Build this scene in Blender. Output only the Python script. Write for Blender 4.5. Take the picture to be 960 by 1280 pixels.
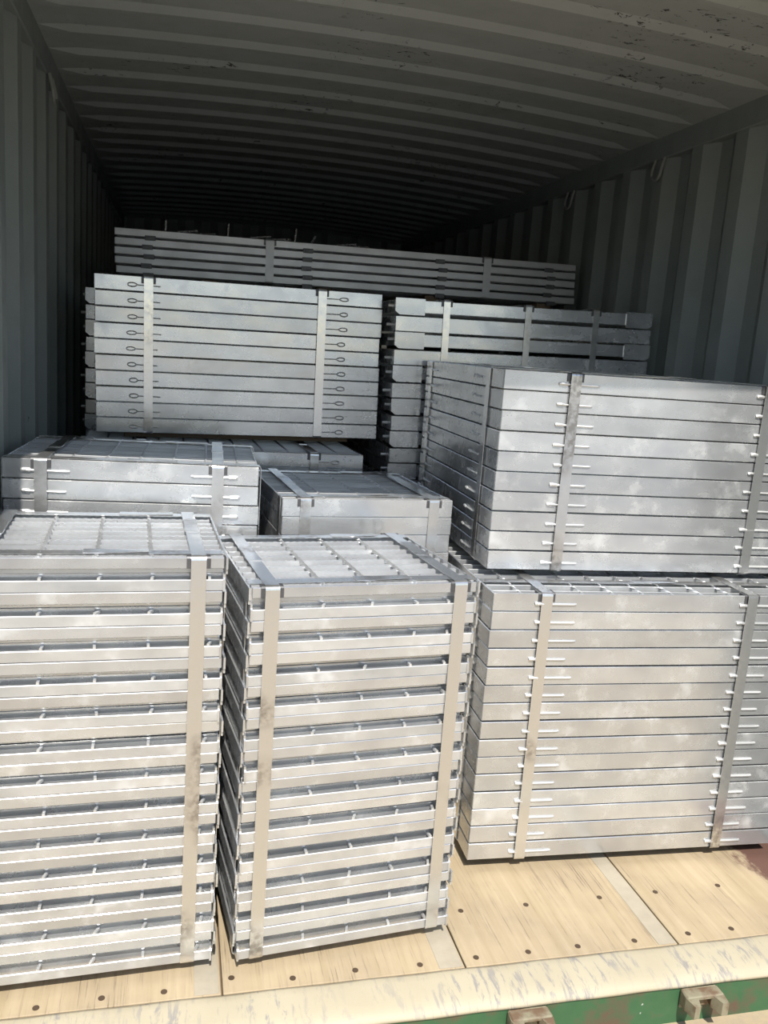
import bpy, bmesh, math, random
from mathutils import Vector, Matrix, Euler

for o in list(bpy.data.objects):
    bpy.data.objects.remove(o)
random.seed(7)
scene = bpy.context.scene
COL = scene.collection

# ------------------------------------------------------------------ camera
CAM = (-0.7173, -1.7085, 1.4618)
YAW, PITCH, ROLL, FPX = 0.2463, -0.1877, 0.0712, 1062.93
cd = bpy.data.cameras.new('camera')
cam = bpy.data.objects.new('camera', cd)
COL.objects.link(cam)
cd.sensor_fit = 'VERTICAL'
cd.sensor_height = 36.0
cd.lens = FPX * 36.0 / 1280.0
cd.clip_start = 0.05
fwd = Vector((math.sin(YAW) * math.cos(PITCH), math.cos(YAW) * math.cos(PITCH), math.sin(PITCH)))
right = Vector((math.cos(YAW), -math.sin(YAW), 0))
up = right.cross(fwd)
r2 = right * math.cos(ROLL) + up * math.sin(ROLL)
u2 = -right * math.sin(ROLL) + up * math.cos(ROLL)
rot = Matrix((r2, u2, -fwd)).transposed()
cam.matrix_world = Matrix.Translation(CAM) @ rot.to_4x4()
scene.camera = cam

# ------------------------------------------------------------------ light
SUN_EL, SUN_AZ = math.radians(52.5), math.radians(5)
world = bpy.data.worlds.new('world')
scene.world = world
world.use_nodes = True
wn = world.node_tree
wn.nodes.clear()
wo = wn.nodes.new('ShaderNodeOutputWorld')
wb = wn.nodes.new('ShaderNodeBackground')
ws = wn.nodes.new('ShaderNodeTexSky')
ws.sky_type = 'NISHITA'
ws.sun_disc = False
ws.sun_elevation = SUN_EL
ws.sun_rotation = math.radians(185)
ws.air_density = 1.0
ws.dust_density = 1.0
wb.inputs['Strength'].default_value = 0.16
wn.links.new(ws.outputs[0], wb.inputs['Color'])
wn.links.new(wb.outputs[0], wo.inputs['Surface'])
sd = bpy.data.lights.new('sun', 'SUN')
sd.energy = 6.0
sd.angle = math.radians(0.53)
sd.color = (1.0, 0.96, 0.90)
sun = bpy.data.objects.new('sun', sd)
COL.objects.link(sun)
ldir = Vector((math.sin(SUN_AZ) * math.cos(SUN_EL), math.cos(SUN_AZ) * math.cos(SUN_EL), -math.sin(SUN_EL)))
sun.rotation_euler = ldir.to_track_quat('-Z', 'Y').to_euler()
sun.location = (-1, -6, 8)

vs = scene.view_settings
vs.view_transform = 'Standard'
vs.look = 'None'
vs.gamma = 1.0
vs.use_curve_mapping = False
vs.exposure = 0.0

# ------------------------------------------------------------------ materials
class NT:
    def __init__(s, name):
        s.m = bpy.data.materials.new(name)
        s.m.use_nodes = True
        s.t = s.m.node_tree
        s.b = s.t.nodes['Principled BSDF']
    def n(s, typ, **kw):
        x = s.t.nodes.new(typ)
        for k, v in kw.items():
            setattr(x, k, v)
        return x
    def l(s, a, b):
        s.t.links.new(a, b)
    def coords(s, scale=(1, 1, 1), jitter=True):
        tc = s.n('ShaderNodeTexCoord')
        mp = s.n('ShaderNodeMapping')
        mp.inputs['Scale'].default_value = scale
        if jitter:
            oi = s.n('ShaderNodeObjectInfo')
            mul = s.n('ShaderNodeMath', operation='MULTIPLY')
            mul.inputs[1].default_value = 37.0
            s.l(oi.outputs['Random'], mul.inputs[0])
            add = s.n('ShaderNodeVectorMath', operation='ADD')
            s.l(tc.outputs['Object'], add.inputs[0])
            s.l(mul.outputs[0], add.inputs[1])
            s.l(add.outputs[0], mp.inputs['Vector'])
        else:
            s.l(tc.outputs['Object'], mp.inputs['Vector'])
        return mp.outputs[0]
    def noise(s, vec, scale, detail=3, rough=0.55, dist=0.0):
        x = s.n('ShaderNodeTexNoise')
        x.inputs['Scale'].default_value = scale
        x.inputs['Detail'].default_value = detail
        x.inputs['Roughness'].default_value = rough
        x.inputs['Distortion'].default_value = dist
        s.l(vec, x.inputs['Vector'])
        return x.outputs['Fac']
    def ramp(s, fac, stops):
        x = s.n('ShaderNodeValToRGB')
        e = x.color_ramp.elements
        while len(e) < len(stops):
            e.new(0.5)
        for k, (p, c) in enumerate(stops):
            e[k].position = p
            e[k].color = (c, c, c, 1) if isinstance(c, (int, float)) else (*c, 1)
        s.l(fac, x.inputs[0])
        return x.outputs[0]
    def mix(s, fac, a, b, blend='MIX'):
        x = s.n('ShaderNodeMix', data_type='RGBA', blend_type=blend)
        for sock, v in ((x.inputs[0], fac), (x.inputs[6], a), (x.inputs[7], b)):
            if isinstance(v, (int, float)):
                sock.default_value = v
            elif isinstance(v, tuple):
                sock.default_value = (*v, 1)
            else:
                s.l(v, sock)
        return x.outputs[2]
    def math(s, op, a, b):
        x = s.n('ShaderNodeMath', operation=op)
        for k, v in ((0, a), (1, b)):
            if isinstance(v, (int, float)):
                x.inputs[k].default_value = v
            else:
                s.l(v, x.inputs[k])
        return x.outputs[0]
    def bump(s, h, strength, dist=0.002):
        x = s.n('ShaderNodeBump')
        x.inputs['Strength'].default_value = strength
        x.inputs['Distance'].default_value = dist
        s.l(h, x.inputs['Height'])
        s.l(x.outputs[0], s.b.inputs['Normal'])


def galvanised(name, lo, hi, rlo, rhi, metal=0.8, bloom=0.5):
    t = NT(name)
    c = t.coords()
    cs = t.coords((3.0, 9, 9))
    n1 = t.noise(c, 9, 4)
    n2 = t.noise(cs, 2.2, 4)
    n3 = t.noise(c, 15, 3, 0.6)
    base = t.mix(t.ramp(n1, [(0.3, 0.0), (0.7, 1.0)]), lo, hi)
    base = t.mix(t.ramp(n2, [(0.35, 0.0), (0.7, 0.35)]), base, (hi[0] * 1.06, hi[1] * 1.06, hi[2] * 1.05))
    oi = t.n('ShaderNodeObjectInfo')
    rv = t.ramp(oi.outputs['Random'], [(0.0, 0.86), (1.0, 1.06)])
    base = t.mix(1.0, base, rv, 'MULTIPLY')
    wm = t.math('MULTIPLY', t.ramp(n3, [(0.50, 0.0), (0.76, 1.0)]), t.ramp(n1, [(0.5, 0.0), (0.62, bloom)]))
    base = t.mix(wm, base, (0.82, 0.82, 0.80))
    t.l(base, t.b.inputs['Base Color'])
    t.l(t.math('SUBTRACT', metal, t.math('MULTIPLY', wm, 0.45)), t.b.inputs['Metallic'])
    rg = t.ramp(n2, [(0.3, rlo), (0.75, rhi)])
    t.l(t.math('ADD', rg, t.math('MULTIPLY', wm, 0.25)), t.b.inputs['Roughness'])
    t.bump(t.noise(c, 9, 1), 0.08, 0.0012)
    return t.m

M = {}
M['galv'] = galvanised('galvanised_steel', (0.56, 0.57, 0.58), (0.72, 0.73, 0.73), 0.18, 0.33, 0.74)
M['galv_bar'] = galvanised('galvanised_bar', (0.62, 0.63, 0.63), (0.78, 0.79, 0.79), 0.28, 0.42, 0.72)
M['galv_top'] = galvanised('galvanised_top_bar', (0.66, 0.67, 0.68), (0.82, 0.83, 0.83), 0.25, 0.4, 0.60)
M['galv_matte'] = galvanised('galvanised_matte', (0.56, 0.57, 0.57), (0.74, 0.74, 0.73), 0.3, 0.46, 0.70, 0.7)
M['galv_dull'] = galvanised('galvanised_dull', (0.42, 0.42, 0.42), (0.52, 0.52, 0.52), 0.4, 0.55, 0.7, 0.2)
M['zinc'] = galvanised('zinc_weld', (0.66, 0.66, 0.65), (0.8, 0.8, 0.78), 0.3, 0.45, 0.6)

t = NT('steel_strapping')
c = t.coords()
n = t.noise(c, 60, 4, 0.6)
nl = t.noise(c, 3.2, 2)
blot = t.math('MULTIPLY', t.ramp(nl, [(0.56, 0.0), (0.63, 1.0)]), t.ramp(n, [(0.40, 0.2), (0.6, 0.9)]))
t.l(t.mix(blot, (0.72, 0.72, 0.71), (0.34, 0.32, 0.30)), t.b.inputs['Base Color'])
t.b.inputs['Metallic'].default_value = 0.87
t.l(t.ramp(n, [(0.3, 0.14), (0.7, 0.27)]), t.b.inputs['Roughness'])
M['strap'] = t.m

t = NT('dark_corner_guard')
c = t.coords()
t.l(t.mix(t.noise(c, 40), (0.07, 0.07, 0.075), (0.16, 0.16, 0.16)), t.b.inputs['Base Color'])
t.b.inputs['Metallic'].default_value = 0.6
t.b.inputs['Roughness'].default_value = 0.5
M['guard'] = t.m

def paint(name, a, b, chips):
    t = NT(name)
    c = t.coords(jitter=False)
    n1 = t.noise(c, 1.6, 4)
    n2 = t.noise(c, 9, 4)
    base = t.mix(n1, a, b)
    base = t.mix(t.ramp(n2, [(0.45, 0.0), (0.75, 0.25)]), base, (a[0] * 0.7, a[1] * 0.72, a[2] * 0.68))
    cc = t.coords((1.0, 1.6, 1), jitter=False)
    ch = t.noise(cc, 30, 6, 0.7, 0.6)
    zone = t.noise(c, 2.6, 3)
    m = t.math('MULTIPLY', t.ramp(ch, [(chips, 0.0), (chips + 0.012, 1.0)]), t.ramp(zone, [(0.54, 0.0), (0.60, 1.0)]))
    base = t.mix(m, base, (0.025, 0.024, 0.022))
    t.l(base, t.b.inputs['Base Color'])
    t.l(t.ramp(n2, [(0.3, 0.42), (0.7, 0.62)]), t.b.inputs['Roughness'])
    t.bump(n2, 0.08, 0.004)
    return t.m
M['wall'] = paint('container_wall_paint', (0.21, 0.235, 0.22), (0.27, 0.295, 0.275), 0.70)
M['roof'] = paint('container_roof_paint', (0.33, 0.355, 0.345), (0.40, 0.42, 0.405), 0.60)

def plywood(name, brown):
    t = NT(name)
    c = t.coords((1, 1, 1), jitter=False)
    cj = t.coords((26, 1.3, 1))
    fine = t.coords((150, 3.2, 1))
    g = t.noise(cj, 1.6, 5, 0.6, 0.3)
    g2 = t.noise(fine, 1.5, 4, 0.7)
    big = t.noise(c, 5, 4)
    base = t.mix(t.ramp(g, [(0.3, 0.0), (0.7, 1.0)]), (0.37, 0.29, 0.175), (0.45, 0.36, 0.235))
    base = t.mix(t.ramp(big, [(0.42, 0.0), (0.72, 0.55)]), base, (0.29, 0.225, 0.15))
    crack = t.math('MULTIPLY', t.ramp(g2, [(0.56, 0.0), (0.66, 1.0)]), t.ramp(big, [(0.38, 0.15), (0.6, 1.0)]))
    base = t.mix(t.math('MULTIPLY', crack, 0.6), base, (0.07, 0.045, 0.03))
    if brown:
        tc = t.n('ShaderNodeTexCoord')
        sp = t.n('ShaderNodeSeparateXYZ')
        t.l(tc.outputs['Object'], sp.inputs[0])
        edge = t.math('ADD', sp.outputs['X'], t.math('MULTIPLY', t.noise(t.coords((6, 3, 1), False), 4, 5, 0.7), 0.22))
        edge = t.math('ADD', edge, t.math('MULTIPLY', sp.outputs['Y'], 0.10))
        base = t.mix(t.ramp(edge, [(0.545, 0.0), (0.585, 1.0)]), base, (0.12, 0.062, 0.045))
    t.l(base, t.b.inputs['Base Color'])
    t.b.inputs['Roughness'].default_value = 0.75
    t.bump(t.math('SUBTRACT', g, t.math('MULTIPLY', crack, 1.2)), 0.35, 0.002)
    return t.m
M['ply'] = plywood('plywood_floor', False)
M['ply_brown'] = plywood('plywood_floor_stained', True)

t = NT('worn_cream_threshold')
c = t.coords((1, 1, 1), jitter=False)
c2 = t.coords((14, 3.0, 3), jitter=False)
n1 = t.noise(c2, 4, 6, 0.7, 0.5)
n2 = t.noise(c, 5, 4)
base = t.mix(n2, (0.38, 0.325, 0.22), (0.47, 0.425, 0.31))
scr = t.math('MULTIPLY', t.ramp(n1, [(0.52, 0.0), (0.60, 1.0)]), t.ramp(n2, [(0.40, 0.1), (0.58, 1.0)]))
base = t.mix(scr, base, (0.27, 0.25, 0.225))
t.l(base, t.b.inputs['Base Color'])
t.b.inputs['Roughness'].default_value = 0.55
t.bump(n1, 0.2, 0.002)
M['sill'] = t.m

t = NT('green_paint_rusted')
c = t.coords(jitter=False)
n1 = t.noise(c, 7, 5, 0.65)
n2 = t.noise(c, 28, 4)
base = t.mix(n2, (0.030, 0.095, 0.040), (0.050, 0.130, 0.055))
base = t.mix(t.ramp(n1, [(0.48, 0.0), (0.62, 1.0)]), base, (0.105, 0.07, 0.045))
base = t.mix(t.ramp(t.noise(c, 22, 2), [(0.74, 0.0), (0.755, 1.0)]), base, (0.5, 0.5, 0.45))
t.l(base, t.b.inputs['Base Color'])
t.b.inputs['Roughness'].default_value = 0.6
M['green'] = t.m

t = NT('keeper_cream_rust')
c = t.coords()
t.l(t.mix(t.ramp(t.noise(c, 22, 4), [(0.45, 0.0), (0.62, 1.0)]), (0.24, 0.215, 0.14), (0.15, 0.095, 0.055)), t.b.inputs['Base Color'])
t.b.inputs['Roughness'].default_value = 0.7
M['keeper'] = t.m

t = NT('dusty_yard_ground')
c = t.coords(jitter=False)
n1 = t.noise(c, 0.8, 5)
n2 = t.noise(c, 45, 4, 0.7)
near = t.mix(n1, (0.37, 0.29, 0.175), (0.46, 0.365, 0.235))      # tan dust in front of the doors
far = t.mix(n1, (0.20, 0.21, 0.22), (0.26, 0.27, 0.28))         # grey concrete yard beyond
ln = t.n('ShaderNodeVectorMath', operation='LENGTH')
t.l(c, ln.inputs[0])
zone = t.math('ADD', ln.outputs['Value'], t.math('MULTIPLY', n1, 3.0))
base = t.mix(t.ramp(t.math('MULTIPLY', zone, 0.1), [(0.45, 0.0), (0.75, 1.0)]), near, far)
base = t.mix(t.ramp(n2, [(0.4, 0.0), (0.7, 0.35)]), base, (0.26, 0.22, 0.18))
t.l(base, t.b.inputs['Base Color'])
t.b.inputs['Roughness'].default_value = 0.9
M['ground'] = t.m

def plain(name, col, rough=0.6, metal=0.0):
    t = NT(name)
    c = t.coords()
    t.l(t.mix(t.noise(c, 30), col, tuple(x * 0.75 for x in col)), t.b.inputs['Base Color'])
    t.b.inputs['Roughness'].default_value = rough
    t.b.inputs['Metallic'].default_value = metal
    return t.m
M['screw'] = plain('rusty_screw', (0.10, 0.065, 0.04), 0.7, 0.3)
M['timber'] = plain('dark_timber', (0.20, 0.14, 0.09), 0.85)
M['ring'] = plain('painted_ring', (0.30, 0.31, 0.28), 0.5)
M['seam'] = plain('seam_sealant', (0.42, 0.37, 0.28), 0.8)

# ------------------------------------------------------------------ mesh helpers
class MB:
    def __init__(s):
        s.v, s.f = [], []
    def add(s, v, f):
        o = len(s.v)
        s.v += [tuple(x) for x in v]
        s.f += [tuple(i + o for i in q) for q in f]
    def box(s, x0, x1, y0, y1, z0, z1, c=0.0):
        if c <= 0:
            s.add([(x, y, z) for z in (z0, z1) for y in (y0, y1) for x in (x0, x1)],
                  [(0, 2, 3, 1), (4, 5, 7, 6), (0, 1, 5, 4), (2, 6, 7, 3), (0, 4, 6, 2), (1, 3, 7, 5)])
            return
        V, F = [], []
        idx = {}
        X, Y, Z = (x0, x1), (y0, y1), (z0, z1)
        sg = (1, -1)
        for i in (0, 1):
            for j in (0, 1):
                for k in (0, 1):
                    for a in range(3):
                        p = [X[i] + sg[i] * c, Y[j] + sg[j] * c, Z[k] + sg[k] * c]
                        p[a] = (X[i], Y[j], Z[k])[a]
                        idx[i, j, k, a] = len(V)
                        V.append(p)
        for s0 in (0, 1):
            F.append([idx[s0, j, k, 0] for j, k in ((0, 0), (1, 0), (1, 1), (0, 1))][::1 if s0 else -1])
            F.append([idx[i, s0, k, 1] for i, k in ((0, 0), (1, 0), (1, 1), (0, 1))][::-1 if s0 else 1])
            F.append([idx[i, j, s0, 2] for i, j in ((0, 0), (1, 0), (1, 1), (0, 1))][::1 if s0 else -1])
        for a, b in ((0, 1), (0, 2), (1, 2)):
            cx = 3 - a - b
            for p in (0, 1):
                for q in (0, 1):
                    def key(e, ax):
                        ii = [0, 0, 0]
                        ii[a], ii[b], ii[cx] = p, q, e
                        return idx[ii[0], ii[1], ii[2], ax]
                    F.append([key(0, a), key(1, a), key(1, b), key(0, b)])
        for i in (0, 1):
            for j in (0, 1):
                for k in (0, 1):
                    F.append([idx[i, j, k, 0], idx[i, j, k, 1], idx[i, j, k, 2]])
        s.add(V, F)
    def tube(s, pts, r, n=8, closed=False):
        pts = [Vector(p) for p in pts]
        m = len(pts)
        V, F = [], []
        for i, p in enumerate(pts):
            a = pts[(i - 1) % m] if (closed or i > 0) else p
            b = pts[(i + 1) % m] if (closed or i < m - 1) else p
            d = (b - a).normalized()
            ref = Vector((0, 0, 1)) if abs(d.z) < 0.9 else Vector((0, 1, 0))
            e1 = d.cross(ref).normalized()
            e2 = d.cross(e1).normalized()
            for k in range(n):
                t_ = 2 * math.pi * k / n
                V.append(p + e1 * (r * math.cos(t_)) + e2 * (r * math.sin(t_)))
        for i in range(m if closed else m - 1):
            for k in range(n):
                j = (i + 1) % m
                F.append((i * n + k, i * n + (k + 1) % n, j * n + (k + 1) % n, j * n + k))
        if not closed:
            F.append(tuple(range(n))[::-1])
            F.append(tuple((m - 1) * n + k for k in range(n)))
        s.add(V, F)
    def mesh(s, name, smooth=False):
        me = bpy.data.meshes.new(name)
        me.from_pydata(s.v, [], s.f)
        bm = bmesh.new()
        bm.from_mesh(me)
        bmesh.ops.recalc_face_normals(bm, faces=bm.faces)
        bm.to_mesh(me)
        bm.free()
        if smooth:
            for p in me.polygons:
                p.use_smooth = True
        me.update()
        return me

def obj(name, me, mat=None, parent=None, loc=(0, 0, 0), rotz=0.0, rot=None):
    if isinstance(me, MB):
        me = me.mesh(name)
    if mat is not None and not me.materials:
        me.materials.append(M[mat])
    o = bpy.data.objects.new(name, me)
    COL.objects.link(o)
    o.parent = parent
    o.location = loc
    o.rotation_euler = rot if rot else (0, 0, rotz)
    return o

def struct(name, me, mat, label=None, **kw):
    o = obj(name, me, mat, **kw)
    o['kind'] = 'structure'
    if label:
        o['label'] = label
    return o

CACHE = {}
def cached(key, fn):
    if key not in CACHE:
        CACHE[key] = fn()
    return CACHE[key]

# ------------------------------------------------------------------ the container shell
W2, HR, LEN = 1.17, 2.385, 5.88
def profile(y0, y1, period, depth, parts):
    """trapezoid profile: list of (y, offset)"""
    out = []
    y = y0
    while y < y1:
        acc = 0.0
        for frac, off in parts:
            out.append((y + acc * period, off * depth))
            acc += frac
        y += period
    return [(min(a, y1), b) for a, b in out if a <= y1 + period]

def wall_sheet(side):
    pr = profile(-0.02, LEN, 0.268, 0.036, [(0.26, 0), (0.24, 0), (0.26, 1), (0.24, 1)])
    mb = MB()
    V, F = [], []
    for y, off in pr:
        x = side * (W2 + 0.004 + off)
        V += [(x, y, -0.02), (x, y, 0.8), (x, y, 1.6), (x, y, HR)]
        xo = side * (W2 + 0.006 + off)
    n = len(pr)
    for i in range(n - 1):
        for k in range(3):
            F.append((i * 4 + k, i * 4 + 4 + k, i * 4 + 5 + k, i * 4 + 1 + k))
    mb.add(V, F)
    return mb

for side, nm in ((-1, 'left'), (1, 'right')):
    w = struct('wall_' + nm, wall_sheet(side), 'wall', 'grey corrugated steel side wall of the shipping container')
    md = w.modifiers.new('thickness', 'SOLIDIFY')
    md.thickness = 0.002
    # top side rail
    mb = MB()
    xa, xb = sorted((side * (W2 - 0.002), side * (W2 + 0.058)))
    mb.box(xa, xb, -0.1, LEN, HR - 0.085, HR + 0.02, 0.004)
    struct('trim_1' if side < 0 else 'trim_2', mb, 'wall', 'grey steel rail along the top of the side wall')
    mb = MB()
    xa, xb = sorted((side * (W2 + 0.0), side * (W2 + 0.06)))
    mb.box(xa, xb, -0.12, LEN, -0.15, 0.012, 0.004)
    struct('baseboard_' + nm, mb, 'wall', 'steel rail along the foot of the side wall')
    mb = MB()
    xa, xb = sorted((side * (W2 + 0.002), side * (W2 + 0.08)))
    mb.box(xa, xb, -0.14, -0.02, -0.15, HR + 0.02, 0.006)
    struct('trim_3' if side < 0 else 'trim_4', mb, 'wall', 'steel corner post beside the container doorway')

# roof, corrugated across and bowed up a little in the middle
ROOF_P = 0.2335
pr = profile(0.0, LEN + 0.06, ROOF_P, 0.015, [(0.10, 0), (0.12, 0), (0.65, 1), (0.13, 1)])
mb = MB()
V, F = [], []
NX = 24
for y, off in pr:
    for k in range(NX + 1):
        x = -W2 + 2 * W2 * k / NX
        e = min(1.0, (W2 - abs(x)) / 0.05)
        V.append((x, y, HR + 0.045 * (1 - (x / W2) ** 2) + (off - 0.008) * e))
for i in range(len(pr) - 1):
    for k in range(NX):
        a = i * (NX + 1) + k
        F.append((a, a + 1, a + NX + 2, a + NX + 1))
mb.add(V, F)
w = struct('ceiling', mb, 'roof', 'grey corrugated steel container roof with chipped paint')
md = w.modifiers.new('thickness', 'SOLIDIFY')
md.thickness = 0.002
md.offset = 1.0

# back wall
mb = MB()
V, F = [], []
x = -W2
pr = profile(-W2 - 0.05, W2 + 0.05, 0.268, 0.036, [(0.26, 0), (0.24, 0), (0.26, 1), (0.24, 1)])
for x, off in pr:
    V += [(x, LEN + off, -0.02), (x, LEN + off, HR + 0.08)]
for i in range(len(pr) - 1):
    F.append((2 * i, 2 * i + 2, 2 * i + 3, 2 * i + 1))
mb.add(V, F)
w = struct('wall_back', mb, 'wall', 'corrugated steel end wall in the dark')
md = w.modifiers.new('thickness', 'SOLIDIFY')
md.thickness = 0.002
md.offset = -1

# door header
mb = MB()
mb.box(-W2 - 0.08, W2 + 0.08, -0.14, -0.01, 2.285, HR + 0.08, 0.006)
struct('trim_5', mb, 'wall', 'steel header beam over the container doorway')

# ground outside
mb = MB()
mb.box(-150, 150, -150, 150, -0.35, -0.125)
struct('ground', mb, 'ground', 'dusty pale concrete ground outside the container')

# floor: sheets of plywood, children of the floor
mb = MB()
mb.box(-W2, W2, 0.0, LEN, -0.15, -0.024)
floor = struct('floor', mb, 'timber', 'plywood floor of the container')
SW = 2 * W2 / 4
yy = [0.0, 2.42, 4.84, LEN]
SCREWS = {0: [(0.185, .022), (0.321, .03), (0.456, .029), (.06, .03)],
          1: [(0.023, .05), (0.164, .028), (0.315, .032), (0.475, .027), (.10, .21), (.32, .21)],
          2: [(0.036, .031), (0.175, .031), (0.312, .032), (0.472, .03), (.055, .208), (0.243, .208), (0.465, .21)],
          3: [(0.048, .035), (0.18, .036), (.056, .211), (.261, .214), (.33, .035), (.47, .034), (.48, .212)]}
scr_me = MB()
scr_me.tube([(0, 0, -0.006), (0, 0, 0.0008)], 0.0075, 10)
scr_me = scr_me.mesh('screw')
for i in range(4):
    for j in range(3):
        mb = MB()
        g = 0.0022
        mb.box(g, SW - g, (0.003 if j == 0 else g), yy[j + 1] - yy[j] - g, -0.024, 0.0, 0.0015)
        s = obj('plywood_sheet', mb, 'ply_brown' if i == 3 else 'ply', floor, (-W2 + SW * i, yy[j], 0))
        if j == 0:
            for (sx, sy) in SCREWS[i]:
                obj('screw', scr_me, 'screw', s, (sx, sy, 0.0006))
# pale sealant strips beside the seams
for i, (wd, dx) in {1: (0.055, -0.062), 2: (0.06, -0.066), 3: (0.05, -0.056)}.items():
    mb = MB()
    mb.box(0, wd, 0, 0.9, 0.0, 0.0012, 0.0004)
    obj('sealant_strip', mb, 'seam', floor, (-W2 + SW * i + dx, 0.006, 0.0))

# threshold: flat worn plate with a rounded nose
mb = MB()
prof = [(-0.001, -0.02), (-0.001, 0.0005), (-0.012, 0.004), (-0.03, 0.004), (-0.075, 0.002), (-0.095, -0.001), (-0.108, -0.007), (-0.117, -0.015), (-0.119, -0.021), (-0.100, -0.024)]
NXS = 40
V, F = [], []
for k in range(NXS + 1):
    x = -W2 + 2 * W2 * k / NXS
    for (y, z) in prof:
        V.append((x, y, z + 0.0012 * math.sin(k * 1.7 + y * 60)))
m_ = len(prof)
for k in range(NXS):
    for j in range(m_):
        F.append((k * m_ + j, k * m_ + (j + 1) % m_, (k + 1) * m_ + (j + 1) % m_, (k + 1) * m_ + j))
F.append(tuple(range(m_)))
F.append(tuple(NXS * m_ + j for j in range(m_)))
mb.add(V, F)
th = struct('trim_6', mb, 'sill', 'scratched cream threshold plate at the container doorway')
for p in th.data.polygons:
    p.use_smooth = True
mb = MB()
mb.box(-W2 - 0.08, W2 + 0.08, -0.112, -0.002, -0.14, -0.018, 0.003)
struct('trim_7', mb, 'green', 'rusty green sill beam under the threshold')

# cam keepers bolted to the sill beam
def keeper(x, label):
    mb = MB()
    mb.box(-0.048, 0.048, -0.006, 0.0, -0.046, 0.006, 0.002)          # back plate
    o = obj('door_cam_keeper', mb, 'keeper', None, (x, -0.1125, -0.034))
    o['label'] = label
    o['category'] = 'door fitting'
    o['group'] = 'door cam keepers on the sill beam'
    mb = MB()
    mb.box(-0.05, 0.05, -0.036, -0.005, -0.004, 0.008, 0.003)
    obj('top_plate', mb, 'keeper', o)
    for s in (-1, 1):
        mb = MB()
        a = [(s * 0.050, -0.005), (s * 0.026, -0.005), (s * 0.020, -0.030), (s * 0.030, -0.060), (s * 0.046, -0.062), (s * 0.052, -0.03)]
        V = [(px, py, zz) for zz in (-0.030, 0.004) for px, py in a]
        n = len(a)
        F = [tuple(range(n)), tuple(range(n, 2 * n))] + [(k, (k + 1) % n, n + (k + 1) % n, n + k) for k in range(n)]
        mb.add(V, F)
        obj('horn', mb, 'keeper', o)
keeper(0.115, 'cream rusty cam keeper on green sill beam, nearest the middle')
keeper(0.570, 'cream rusty cam keeper on green sill beam, towards the right')

# lashing rings under the right and left rails
def ring(x, y, z, side, label):
    mb = MB()
    pts = [(0, 0.035 * math.cos(a), -0.02 + 0.035 * math.sin(a)) for a in [math.pi * (1.0 + k / 10) for k in range(11)]]
    pts = [(0, 0.035, 0.03)][::-1] + pts[::-1] + [(0, -0.035, 0.03)]
    pts = [(-side * 0.012 * (1 if 0 < i < len(pts) - 1 else 0), p[1], p[2]) for i, p in enumerate(pts)]
    mb.tube(pts, 0.006, 8)
    o = obj('lashing_ring', mb, 'ring', None, (x, y, z))
    o['label'] = label
    o['category'] = 'lashing ring'
    o['group'] = 'lashing rings under the roof rails'
ring(1.162, 1.60, 2.27, 1, 'painted lashing ring under the right roof rail, nearer the doorway')
ring(1.162, 2.42, 2.27, 1, 'painted lashing ring under the right roof rail, deeper inside')
ring(-1.162, 1.62, 2.27, -1, 'painted lashing ring under the left roof rail')

# ------------------------------------------------------------------ parts of a bundle
def strap_loop(along, length, height, width=0.032, lift=0.001, t=0.0012, r=0.006, front=0.0):
    """closed band around a block of size length x height in the (u, z) plane"""
    mb = MB()
    def loop(off):
        pts = []
        for (cu, cz, a0) in ((-1, 0, math.pi), (length + 1, 0, 1.5 * math.pi), (length + 1, 1, 0), (-1, 1, 0.5 * math.pi)):
            u = 0 if cu < 0 else length
            z = 0 if cz == 0 else height
            su = 1 if cu < 0 else -1
            sz = 1 if cz == 0 else -1
            for k in range(5):
                a = a0 + (math.pi / 2) * k / 4
                rr = r + off
                pts.append((u + su * (r - front) + rr * math.cos(a), z + sz * r + rr * math.sin(a)))
        return pts
    inn, out = loop(lift), loop(lift + t)
    n = len(inn)
    h = width / 2
    V = []
    for s in (-h, h):
        for (u, z) in inn:
            V.append((s, u, z))
        for (u, z) in out:
            V.append((s, u, z))
    F = []
    for k in range(n):
        j = (k + 1) % n
        F.append((n + k, n + j, 3 * n + j, 3 * n + k))
        F.append((k, 2 * n + k, 2 * n + j, j))
        F.append((k, j, n + j, n + k))
        F.append((2 * n + k, 3 * n + k, 3 * n + j, 2 * n + j))
    if along == 'x':
        V = [(b, a, c) for a, b, c in V]
    mb.add(V, F)
    return mb

def guard_mesh(width=0.05, drop=0.024, back=0.034, t=0.0012):
    """bent saddle plate over the top front edge (edge at the origin, front is -y)"""
    mb = MB()
    h = width / 2
    pr_ = [(-0.0005, -drop), (-0.0005, -0.003), (0.002, 0.0006), (back, 0.0006)]
    po = [(-0.0005 - t, -drop), (-0.0005 - t, -0.002), (0.001, 0.0006 + t), (back, 0.0006 + t)]
    loop = pr_ + po[::-1]
    n = len(loop)
    V = [(s, y, z) for s in (-h, h) for (y, z) in loop]
    F = [(k, (k + 1) % n, n + (k + 1) % n, n + k) for k in range(n)] + [tuple(range(n)), tuple(range(n, 2 * n))]
    mb.add(V, F)
    return mb

def seal_mesh(width):
    """crimped seal with the loose strap end standing a little proud"""
    mb = MB()
    h = width / 2
    mb.box(-h - 0.002, h + 0.002, -0.022, 0.022, 0.0, 0.0028, 0.0008)
    V = [(-h, 0.02, 0.0012), (h, 0.02, 0.0012), (h, 0.11, 0.004), (-h, 0.11, 0.0025), (-h, 0.02, 0.0024), (h, 0.02, 0.0024), (h, 0.11, 0.0052), (-h, 0.11, 0.0037)]
    mb.add(V, [(0, 3, 2, 1), (4, 5, 6, 7), (0, 1, 5, 4), (1, 2, 6, 5), (2, 3, 7, 6), (3, 0, 4, 7)])
    return mb

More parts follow.
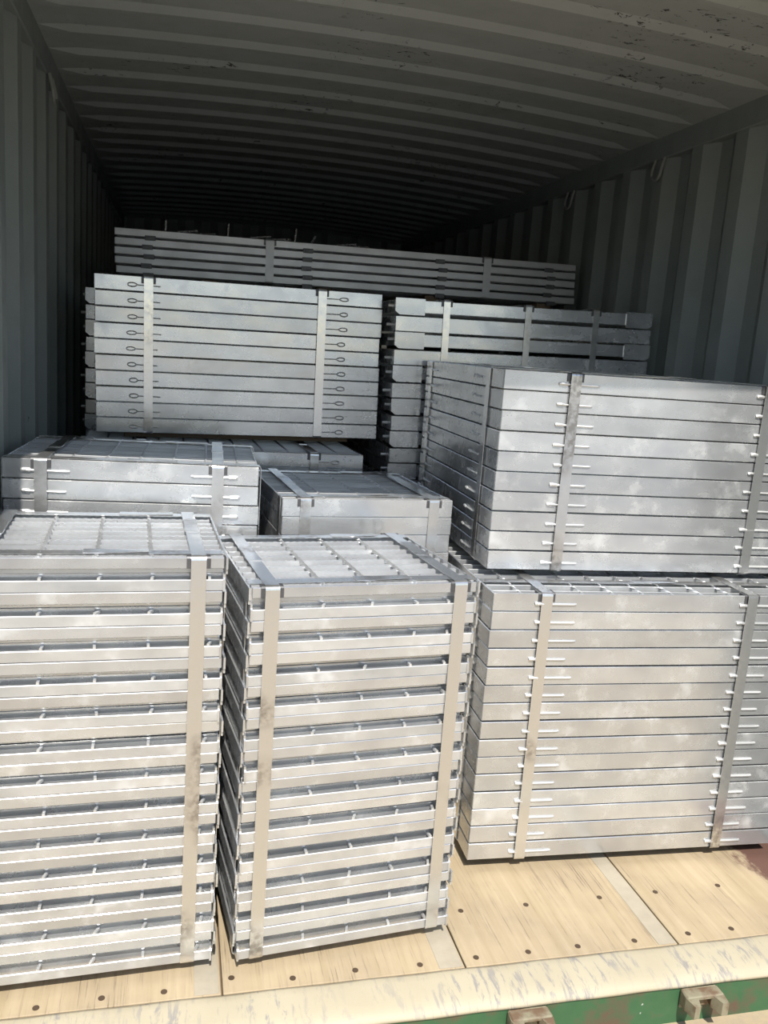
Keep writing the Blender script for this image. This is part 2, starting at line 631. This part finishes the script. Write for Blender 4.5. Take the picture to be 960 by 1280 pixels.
def add_straps(root, w, d, h, sx, sy, guards=True, width=0.032, seals=True, front=0.0, smat='strap'):
    for k, x in enumerate(sx):
        s = obj('strap', cached(('sx', d, h, width, smat), lambda: strap_loop('y', d, h, width, 0.0028, front=front).mesh('strap')), smat, root, (x, 0, 0))
        if guards:
            obj('corner_guard', cached(('guard', width), lambda: guard_mesh(width + 0.018).mesh('corner_guard')), 'guard', s, (0, 0, h))
            obj('corner_guard', cached(('guard', width), lambda: None), 'guard', s, (0, d, h), math.pi)
        if seals:
            obj('seal', cached(('seal', width), lambda: seal_mesh(width).mesh('seal')), 'strap', s, (0, d * (0.52 if k % 2 else 0.45), h + 0.0038))
    for k, y in enumerate(sy):
        s = obj('strap', cached(('sy', w, h, width, smat), lambda: strap_loop('x', w, h, width, 0.0008, front=front * 0.9).mesh('strap')), smat, root, (0, y, 0))
        if seals:
            obj('seal', cached(('seal', width), lambda: seal_mesh(width).mesh('seal')), 'strap', s, (w * (0.50 if k == 0 else 0.62), 0, h + 0.0018), -math.pi / 2)

def frame_mesh(w, d, h, t=0.005):
    mb = MB()
    c = 0.0018
    mb.box(0, w, 0, t, 0, h, c)
    mb.box(0, w, d - t, d, 0, h, c)
    mb.box(0, t, t * 0.9, d - t * 0.9, 0, h - 0.0004, c)
    mb.box(w - t, w, t * 0.9, d - t * 0.9, 0, h - 0.0004, c)
    return mb

def bar_mesh(w, h, t=0.005, teeth=0):
    mb = MB()
    if not teeth:
        mb.box(0.005, w - 0.005, -t / 2, t / 2, 0, h, 0.0008)
        return mb
    V, F = [], []
    n = teeth * 2
    for k in range(n + 1):
        x = 0.005 + (w - 0.01) * k / n
        zz = h - (0.0011 if k % 2 else 0.0)
        V += [(x, -t / 2, 0), (x, t / 2, 0), (x, t / 2, zz), (x, -t / 2, zz)]
    for k in range(n):
        a, b = 4 * k, 4 * k + 4
        for j in range(4):
            F.append((a + j, a + (j + 1) % 4, b + (j + 1) % 4, b + j))
    F += [(0, 1, 2, 3), (4 * n, 4 * n + 1, 4 * n + 2, 4 * n + 3)]
    mb.add(V, F)
    return mb

def rod_mesh(length, r=0.0035, twist=True):
    """twisted square cross rod running along +y"""
    mb = MB()
    n = max(2, int(length / 0.012)) if twist else 1
    V, F = [], []
    for k in range(n + 1):
        y = length * k / n
        a0 = (k * 0.5) if twist else 0.78
        for j in range(4):
            a = a0 + j * math.pi / 2
            V.append((r * math.cos(a), y, r * math.sin(a)))
    for k in range(n):
        for j in range(4):
            F.append((k * 4 + j, k * 4 + (j + 1) % 4, k * 4 + 4 + (j + 1) % 4, k * 4 + 4 + j))
    F += [(0, 1, 2, 3), (4 * n, 4 * n + 1, 4 * n + 2, 4 * n + 3)]
    mb.add(V, F)
    return mb

def infill_mesh(w, d, h, ys):
    mb = MB()
    for y in ys:
        mb.box(0.005, w - 0.005, y - 0.0025, y + 0.0025, 0.001, h - 0.001)
    return mb

def pin_rod(length, loop):
    """locking pin lying on a face: outer end at x=0 (with a loop or a weld bead), running to x=length"""
    mb = MB()
    if loop:
        pts = [(0.016 + 0.016 * math.cos(a), -0.003, 0.0065 * math.sin(a)) for a in [2 * math.pi * k / 14 for k in range(14)]]
        mb.tube(pts, 0.0022, 6, True)
        mb.tube([(0.030, -0.0025, 0), (length, -0.0025, -0.001)], 0.0020, 6)
    else:
        mb.tube([(0.0, -0.001, 0.0), (0.004, -0.003, 0.001), (0.012, -0.0035, 0.0012), (0.022, -0.003, 0.0)], 0.0046, 7)
        mb.tube([(0.012, -0.0025, 0), (length - 0.006, -0.0025, -0.0008), (length, -0.001, -0.0008)], 0.0030, 7)
    return mb

def bundle(name, label, cat, loc, rz, roll, group=None):
    o = bpy.data.objects.new(name, None)
    COL.objects.link(o)
    o.empty_display_size = 0.1
    o.location = loc
    o.rotation_euler = (0, math.radians(roll), math.radians(rz))
    o['label'] = label
    o['category'] = cat
    o['group'] = group or 'strapped bundles of galvanised steel grating'
    return o

def runners(root, w, d, h, ys, inset=0.06, depth=0.06):
    for y in ys:
        mb = MB()
        mb.box(inset, w - inset, y, y + depth, -h, -0.0042, 0.002)
        obj('runner', mb, 'timber', root)

def top_grate(panel, w, d, h, nb, rods, teeth=0, first=0.03):
    """single bearing bars and cross rods of the panel that lies uppermost"""
    for k in range(nb):
        y = first + (d - 2 * first) * k / (nb - 1)
        obj('bearing_bar', cached(('bar', w, h, teeth), lambda: bar_mesh(w, h - 0.002, 0.005, teeth).mesh('bearing_bar')), 'galv_bar', panel, (0, y, 0.001))
    for x in rods:
        obj('cross_rod', cached(('rod', d), lambda: rod_mesh(d - 0.012, 0.0042).mesh('cross_rod')), 'galv_bar', panel, (x, 0.006, h - 0.003))

def closed_bundle(root, w, d, n, pitch, gap, sx, sy, pins, side_pins=(), nb=12, rods=(0.15, 0.3, 0.45), loop=False,
                  jit=0.002, visible=99, teeth=0, side_faces=('left',), mat='galv', seals=True, width=0.032, outward=None):
    h = pitch - gap
    H = n * pitch - gap
    ys = [0.03 + (d - 0.06) * k / (nb - 1) for k in range(nb)]
    fm = frame_mesh(w, d, h).mesh('grating_panel')
    im = infill_mesh(w, d, h, ys).mesh('grate_bars')
    pl = pin_rod(0.118 if not loop else 0.112, loop).mesh('locking_pin')
    ps = pin_rod(0.085, False).mesh('locking_pin')
    for k in range(n):
        dx, dy = random.uniform(-jit, jit), random.uniform(-jit, jit)
        p = obj('grating_panel', fm, mat, root, (dx, dy, k * pitch), random.uniform(-0.0012, 0.0012))
        if k == n - 1:
            top_grate(p, w, d, h, nb, rods, teeth)
        else:
            g = obj('grate_bars', im, 'galv_bar', p)
            g['kind'] = 'stuff'
        if k < n - visible:
            continue
        for (x0, sgn) in pins:
            q = obj('locking_pin', pl, 'zinc' if not loop else 'galv', p, (x0 + random.uniform(-.004, .004), 0, h * 0.42))
            q.scale = (sgn * random.uniform(0.9, 1.08), 1, random.uniform(0.9, 1.15))
        for y0 in side_pins:
            if 'left' in side_faces:
                obj('locking_pin', ps, 'zinc', p, (0, y0 + random.uniform(-.006, .006), h * 0.45), -math.pi / 2)
            if 'right' in side_faces:
                q = obj('locking_pin', ps, 'zinc', p, (w, y0 - 0.085, h * 0.45), math.pi / 2)
                q.scale = (0.8, 1, 1)
    add_straps(root, w, d, H, sx, sy, True, width, seals, 0.0035 if (pins or side_pins) else 0.0)
    return H

def open_bundle(root, w, d, n, pitch, sx, sy, rods):
    """panels lying alternately face up and face down: edge bars meet in pairs, recesses between the pairs"""
    bh = 0.0245
    H = n * pitch
    nb = 10
    ys = [0.024 + (d - 0.048) * k / (nb - 1) for k in range(nb)]
    def edge():
        mb = MB()
        mb.box(0.004, w - 0.004, 0, 0.005, 0, bh, 0.0013)
        return mb.mesh('grating_panel')
    em = edge()
    eb = MB()
    eb.box(0.004, w - 0.004, -0.005, 0, 0, bh, 0.0013)
    eb = eb.mesh('edge_bar')
    em2 = em.copy()
    inf = infill_mesh(w, d, pitch - 0.001, ys[1:-1]).mesh('grate_bars')
    bar = bar_mesh(w, pitch - 0.001, 0.005).mesh('bearing_bar')
    ep = MB()
    a = [(-0.004, 0.0), (-0.004, 0.70), (0.0, 0.80), (0.0, 0.985), (d, 0.985), (d, 0.8), (d + 0.004, 0.7), (d + 0.004, 0.0)]
    m = len(a)
    ep.add([(x, y, z * pitch) for x in (0, 0.0045) for y, z in a],
           [tuple(range(m)), tuple(range(m, 2 * m))] + [(k, (k + 1) % m, m + (k + 1) % m, m + k) for k in range(m)])
    ep = ep.mesh('end_plate')
    stub = rod_mesh(0.019, 0.0042, False).mesh('cross_rod')
    for k in range(n):
        up_ = (k % 2 == 1)           # upper of its pair gap: edge bar at the top
        if n % 2 == 0:
            up_ = (k % 2 == 1)
        z = k * pitch
        zb = (pitch - bh - 0.0006) if up_ else 0.0006
        dx, dy = random.uniform(-0.003, 0.003), random.uniform(-0.0015, 0.0015)
        p = obj('grating_panel', em if up_ else em2, 'galv' if up_ else 'galv_matte', root, (dx, dy, z + zb), rot=(random.uniform(-0.03, 0.02), 0, random.uniform(-0.002, 0.002)))
        obj('edge_bar', eb, 'galv', p, (0, d, 0))
        for s in (0, 1):
            off = (0.004 if up_ else -0.002)
            e = obj('end_plate', ep, 'galv', p, (-off if s == 0 else w - 0.0045 + off, random.uniform(-.001, .001), -zb + (0 if not up_ else 0.0004)))
            if not up_:
                e.scale = (1, 1, 1)
            else:
                e.scale = (1, 1, -1)
                e.location.z = -zb + pitch - 0.0004
        if k == n - 1:
            h = pitch - 0.001
            bm_ = bar_mesh(w, h, 0.014, 30).mesh('bearing_bar')
            for y in ys:
                obj('bearing_bar', bm_, 'galv_top', p, (0, y, -zb))
            rm = rod_mesh(d - 0.012, 0.0058).mesh('cross_rod')
            for x in rods[:-1] if len(rods) > 3 else rods:
                obj('cross_rod', rm, 'galv_bar', p, (x, 0.006, -zb + h - 0.002))
        else:
            obj('bearing_bar', bar, 'galv', p, (0, ys[0], -zb))
            g = obj('grate_bars', inf, 'galv_bar', p, (0, 0, -zb))
            g['kind'] = 'stuff'
            if not up_:
                for x in rods:
                    obj('cross_rod', stub, 'zinc', p, (x + random.uniform(-.006, .006), 0.001, bh + 0.0022), random.uniform(-.5, .1))
    add_straps(root, w, d, H, sx, sy)
    return H

# ------------------------------------------------------------------ front row
A = bundle('grating_bundle', 'tall strapped bundle of open-edged steel gratings at front left on plywood', 'metal bundle', (-1.1455, 0.0544, 0.035), 2.5, 0)
open_bundle(A, 0.54, 0.47, 26, 0.0373, (0.055, 0.482), (0.040, 0.435), (0.055, 0.165, 0.275, 0.385, 0.505))
runners(A, 0.54, 0.47, 0.035, (0.05, 0.36))

B = bundle('grating_bundle', 'tall strapped bundle of open-edged steel gratings at front, second from the left', 'metal bundle', (-0.556, 0.062, 0.035), 5.8, 0)
open_bundle(B, 0.54, 0.51, 24, 0.0378, (0.050, 0.497), (0.040, 0.475), (0.165, 0.275, 0.385, 0.475))
runners(B, 0.54, 0.51, 0.035, (0.05, 0.40))

C = bundle('grating_bundle', 'wide smooth-edged bundle of steel gratings on the plywood, underneath another bundle', 'metal bundle', (0.128, 0.376, 0.035), -2.0, 0)
closed_bundle(C, 0.99, 0.90, 15, 0.0537, 0.003, (0.155, 0.79), (0.12, 0.78), ((0.125, 1), (0.755, 1)), (0.2,),
              nb=16, rods=[0.08 + 0.092 * k for k in range(10)])
runners(C, 0.99, 0.90, 0.035, (0.06, 0.75))

D = bundle('grating_bundle', 'ten-layer bundle of wide steel gratings resting on top of another bundle at right', 'metal bundle', (0.170, 0.550, 0.858), -1.9, 0)
closed_bundle(D, 0.95, 0.88, 10, 0.0580, 0.0034, (0.212, 0.835), (0.13, 0.80), ((0.168, 1), (0.80, 1)), (0.26, 0.78),
              nb=16, rods=[0.08 + 0.09 * k for k in range(10)])
runners(D, 0.95, 0.88, 0.0105, (0.10, 0.70), 0.03, 0.04)

# ------------------------------------------------------------------ second row
Eb = bundle('grating_bundle', 'sunlit narrow bundle of smooth-edged gratings directly behind the second tall front bundle', 'metal bundle', (-0.414, 0.700, 0.035), 4.3, 0)
closed_bundle(Eb, 0.53, 0.56, 18, 0.0550, 0.0018, (0.068, 0.468), (0.045, 0.51), (), (), nb=14, rods=(0.13, 0.255, 0.375), visible=5)
runners(Eb, 0.53, 0.56, 0.035, (0.06, 0.4))

Fb = bundle('grating_bundle', 'bundle of steel gratings with bright pins behind the front left bundle, by left wall', 'metal bundle', (-1.152, 0.634, 0.035), -2.0, 0)
closed_bundle(Fb, 0.66, 0.52, 20, 0.0545, 0.0026, (0.095, 0.548), (0.03, 0.46), ((0.045, 1), (0.605, -1)), (), nb=13,
              rods=[0.075 + 0.088 * k for k in range(7)], visible=8)
runners(Fb, 0.66, 0.52, 0.035, (0.06, 0.38))

# ------------------------------------------------------------------ third row
Jb = bundle('grating_bundle', 'mostly hidden bundle of steel gratings underneath the ten-layer bundle at rear left', 'metal bundle', (-1.034, 1.340, 0.035), 2.0, 0)
closed_bundle(Jb, 1.0, 0.50, 19, 0.0547, 0.003, (0.20, 0.812), (), ((0.118, 1), (0.905, -1)), (), nb=12,
              rods=[0.08 + 0.092 * k for k in range(10)], visible=3, loop=True)
runners(Jb, 1.0, 0.50, 0.035, (0.06, 0.36))

Gb = bundle('grating_bundle', 'ten-layer bundle of grey steel gratings with looped pins, stacked high at rear left', 'metal bundle', (-1.002, 1.520, 1.1005), 2.3, -0.8)
closed_bundle(Gb, 1.05, 0.42, 10, 0.0559, 0.0036, (0.185, 0.815), (), ((0.115, 1), (0.915, -1)), (0.15,), nb=10,
              rods=[0.08 + 0.098 * k for k in range(10)], loop=True, jit=0.004, side_faces=('left', 'right'))
runners(Gb, 1.05, 0.42, 0.021, (0.05, 0.28), 0.1, 0.05)

def plated_bundle(root, w, d, n, pitch, sx, visible, side_pin):
    """tall stack of grating with square end plates on every other layer"""
    H = n * pitch
    tall = frame_mesh(w, d, pitch - 0.006).mesh('grating_panel')
    low = frame_mesh(w - 0.012, d, pitch - 0.016).mesh('grating_panel')
    ep = MB()
    a = [(0.016, 0), (0.115, 0), (0.115, 0.97), (0.0, 0.97), (0.0, 0.20)]
    m = len(a)
    ep.add([(x, y, z * pitch) for y in (-0.0045, 0.0) for x, z in a],
           [tuple(range(m)), tuple(range(m, 2 * m))] + [(k, (k + 1) % m, m + (k + 1) % m, m + k) for k in range(m)])
    ep = ep.mesh('end_plate')
    sp = MB()
    sp.tube([(0.01, 0, 0), (0.03, 0, 0)], 0.0055, 8)
    sp = sp.mesh('locking_pin')
    for k in range(n):
        odd = (n - 1 - k) % 2 == 0
        jx = random.uniform(-0.003, 0.003)
        if odd:
            p = obj('grating_panel', low, 'galv', root, (0.006 + jx, 0.0, k * pitch + 0.010), 0)
            obj('end_plate', ep, 'galv', p, (-0.008, 0, -0.009))
            e = obj('end_plate', ep, 'galv', p, (w - 0.006, 0, -0.009))
            e.scale = (-1, 1, 1)
        else:
            p = obj('grating_panel', tall, 'galv', root, (jx, 0.0, k * pitch + 0.002))
        if n - k <= visible:
            obj('locking_pin', sp, 'zinc', p, (-0.03, side_pin, pitch * 0.4))
            if k == n - 1:
                pass
        if k == n - 1:
            top_grate(p, w - 0.012, d, pitch - 0.016, 12, [0.1 + 0.12 * q for q in range(8)])
    add_straps(root, w, d, H, sx, (), True, 0.026)
    return H

Hb = bundle('grating_bundle', 'tall stack of gratings with square end plates and three straps, near right wall', 'metal bundle', (0.104, 1.462, 0.035), 0, -1.2)
plated_bundle(Hb, 1.065, 1.0, 26, 0.06246, (0.198, 0.530, 0.817), 14, 0.06)
runners(Hb, 1.065, 1.0, 0.035, (0.06, 0.8), 0.1)

G2 = bundle('grating_bundle', 'dark stack of gratings at far left, peeking out behind the ten-layer bundle', 'metal bundle', (-1.085, 2.015, 0.035), 0, 0)
plated_bundle(G2, 1.05, 0.62, 25, 0.0637, (0.2, 0.8), 14, 0.03)
runners(G2, 1.05, 0.62, 0.035, (0.06, 0.45))

# ------------------------------------------------------------------ the long bundle on top at the back
Ib = bundle('grating_bundle', 'long low five-layer bundle lying on top of the rear stacks in the dark', 'metal bundle', (-0.977, 2.130, 1.7025), 0, -0.95)
IW, ID, IP = 2.08, 0.44, 0.0378
fm = frame_mesh(IW, ID, IP - 0.0085).mesh('grating_panel')
im = infill_mesh(IW, ID, IP - 0.0085, [0.04 + 0.036 * k for k in range(11)]).mesh('grate_bars')
cl = MB()
cl.box(-0.022, 0.022, -0.004, 0.002, -0.014, 0.006, 0.001)
cl.box(-0.014, 0.014, -0.006, -0.003, -0.010, 0.002, 0.001)
cl = cl.mesh('clip')
for k in range(5):
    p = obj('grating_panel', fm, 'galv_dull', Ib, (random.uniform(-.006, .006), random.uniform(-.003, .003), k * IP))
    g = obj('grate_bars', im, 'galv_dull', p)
    g['kind'] = 'stuff'
    for x in (0.135, 0.80, 1.42, 1.95):
        obj('clip', cl, 'guard', p, (x + random.uniform(-.01, .01), 0, 0.0))
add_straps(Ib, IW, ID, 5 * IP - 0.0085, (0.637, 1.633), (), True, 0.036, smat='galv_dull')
for (x, hh) in ((0.35, 0.074), (0.85, 0.0785), (1.35, 0.055), (1.90, 0.0535)):
    mb = MB()
    mb.box(x, x + 0.07, 0.02, ID - 0.03, -hh, -0.0042, 0.002)
    obj('runner', mb, 'timber', Ib)

# loose rods lying on the long bundle
top0 = Matrix.LocRotScale(Ib.location, Ib.rotation_euler, None)
ROD = MB()
ROD.tube([(-0.5, 0, 0), (0.5, 0, 0)], 0.0042, 7)
ROD = ROD.mesh('loose_rod')
ROD.materials.append(M['galv'])
rods = [(0.20, 0.03, 0.05, 1.5, 70), (0.29, 0.05, 0.085, 0.1, 9), (0.36, 0.07, 0.10, -0.25, 4), (0.46, 0.03, 0.055, 1.3, 78), (0.25, 0.12, 0.12, 0.5, 3),
        (0.60, 0.05, 0.095, 0.3, 10), (0.68, 0.06, 0.11, 0.2, 6), (0.75, 0.03, 0.06, 1.2, 75), (0.66, 0.13, 0.10, -0.5, 4), (0.83, 0.04, 0.05, 1.0, 40), (0.98, 0.04, 0.09, -0.3, 6), (1.05, 0.06, 0.08, 0.4, 4)]
for k, (x, y, L, a, tilt) in enumerate(rods):
    tr = math.radians(tilt)
    zz = 5 * IP - 0.0085 + 0.0042 * math.cos(tr) + abs(math.sin(tr)) * L / 2
    o = bpy.data.objects.new('loose_rod', ROD)
    COL.objects.link(o)
    o.location = top0 @ Vector((x, y, zz))
    o.rotation_euler = (0, -tr, a)
    o.scale = (L, 1, 1)
    kind_ = [q for q in sorted(rods) if (q[4] > 30) == (tilt > 30)]
    nth = ('first', 'second', 'third', 'fourth', 'fifth', 'sixth', 'seventh', 'eighth')[kind_.index((x, y, L, a, tilt))]
    o['label'] = ('short steel rod standing up' if tilt > 30 else 'short steel rod lying loose') + ' on the long rear bundle, %s such from left' % nth
    o['category'] = 'steel rod'
    o['group'] = 'loose rods on the long rear bundle'
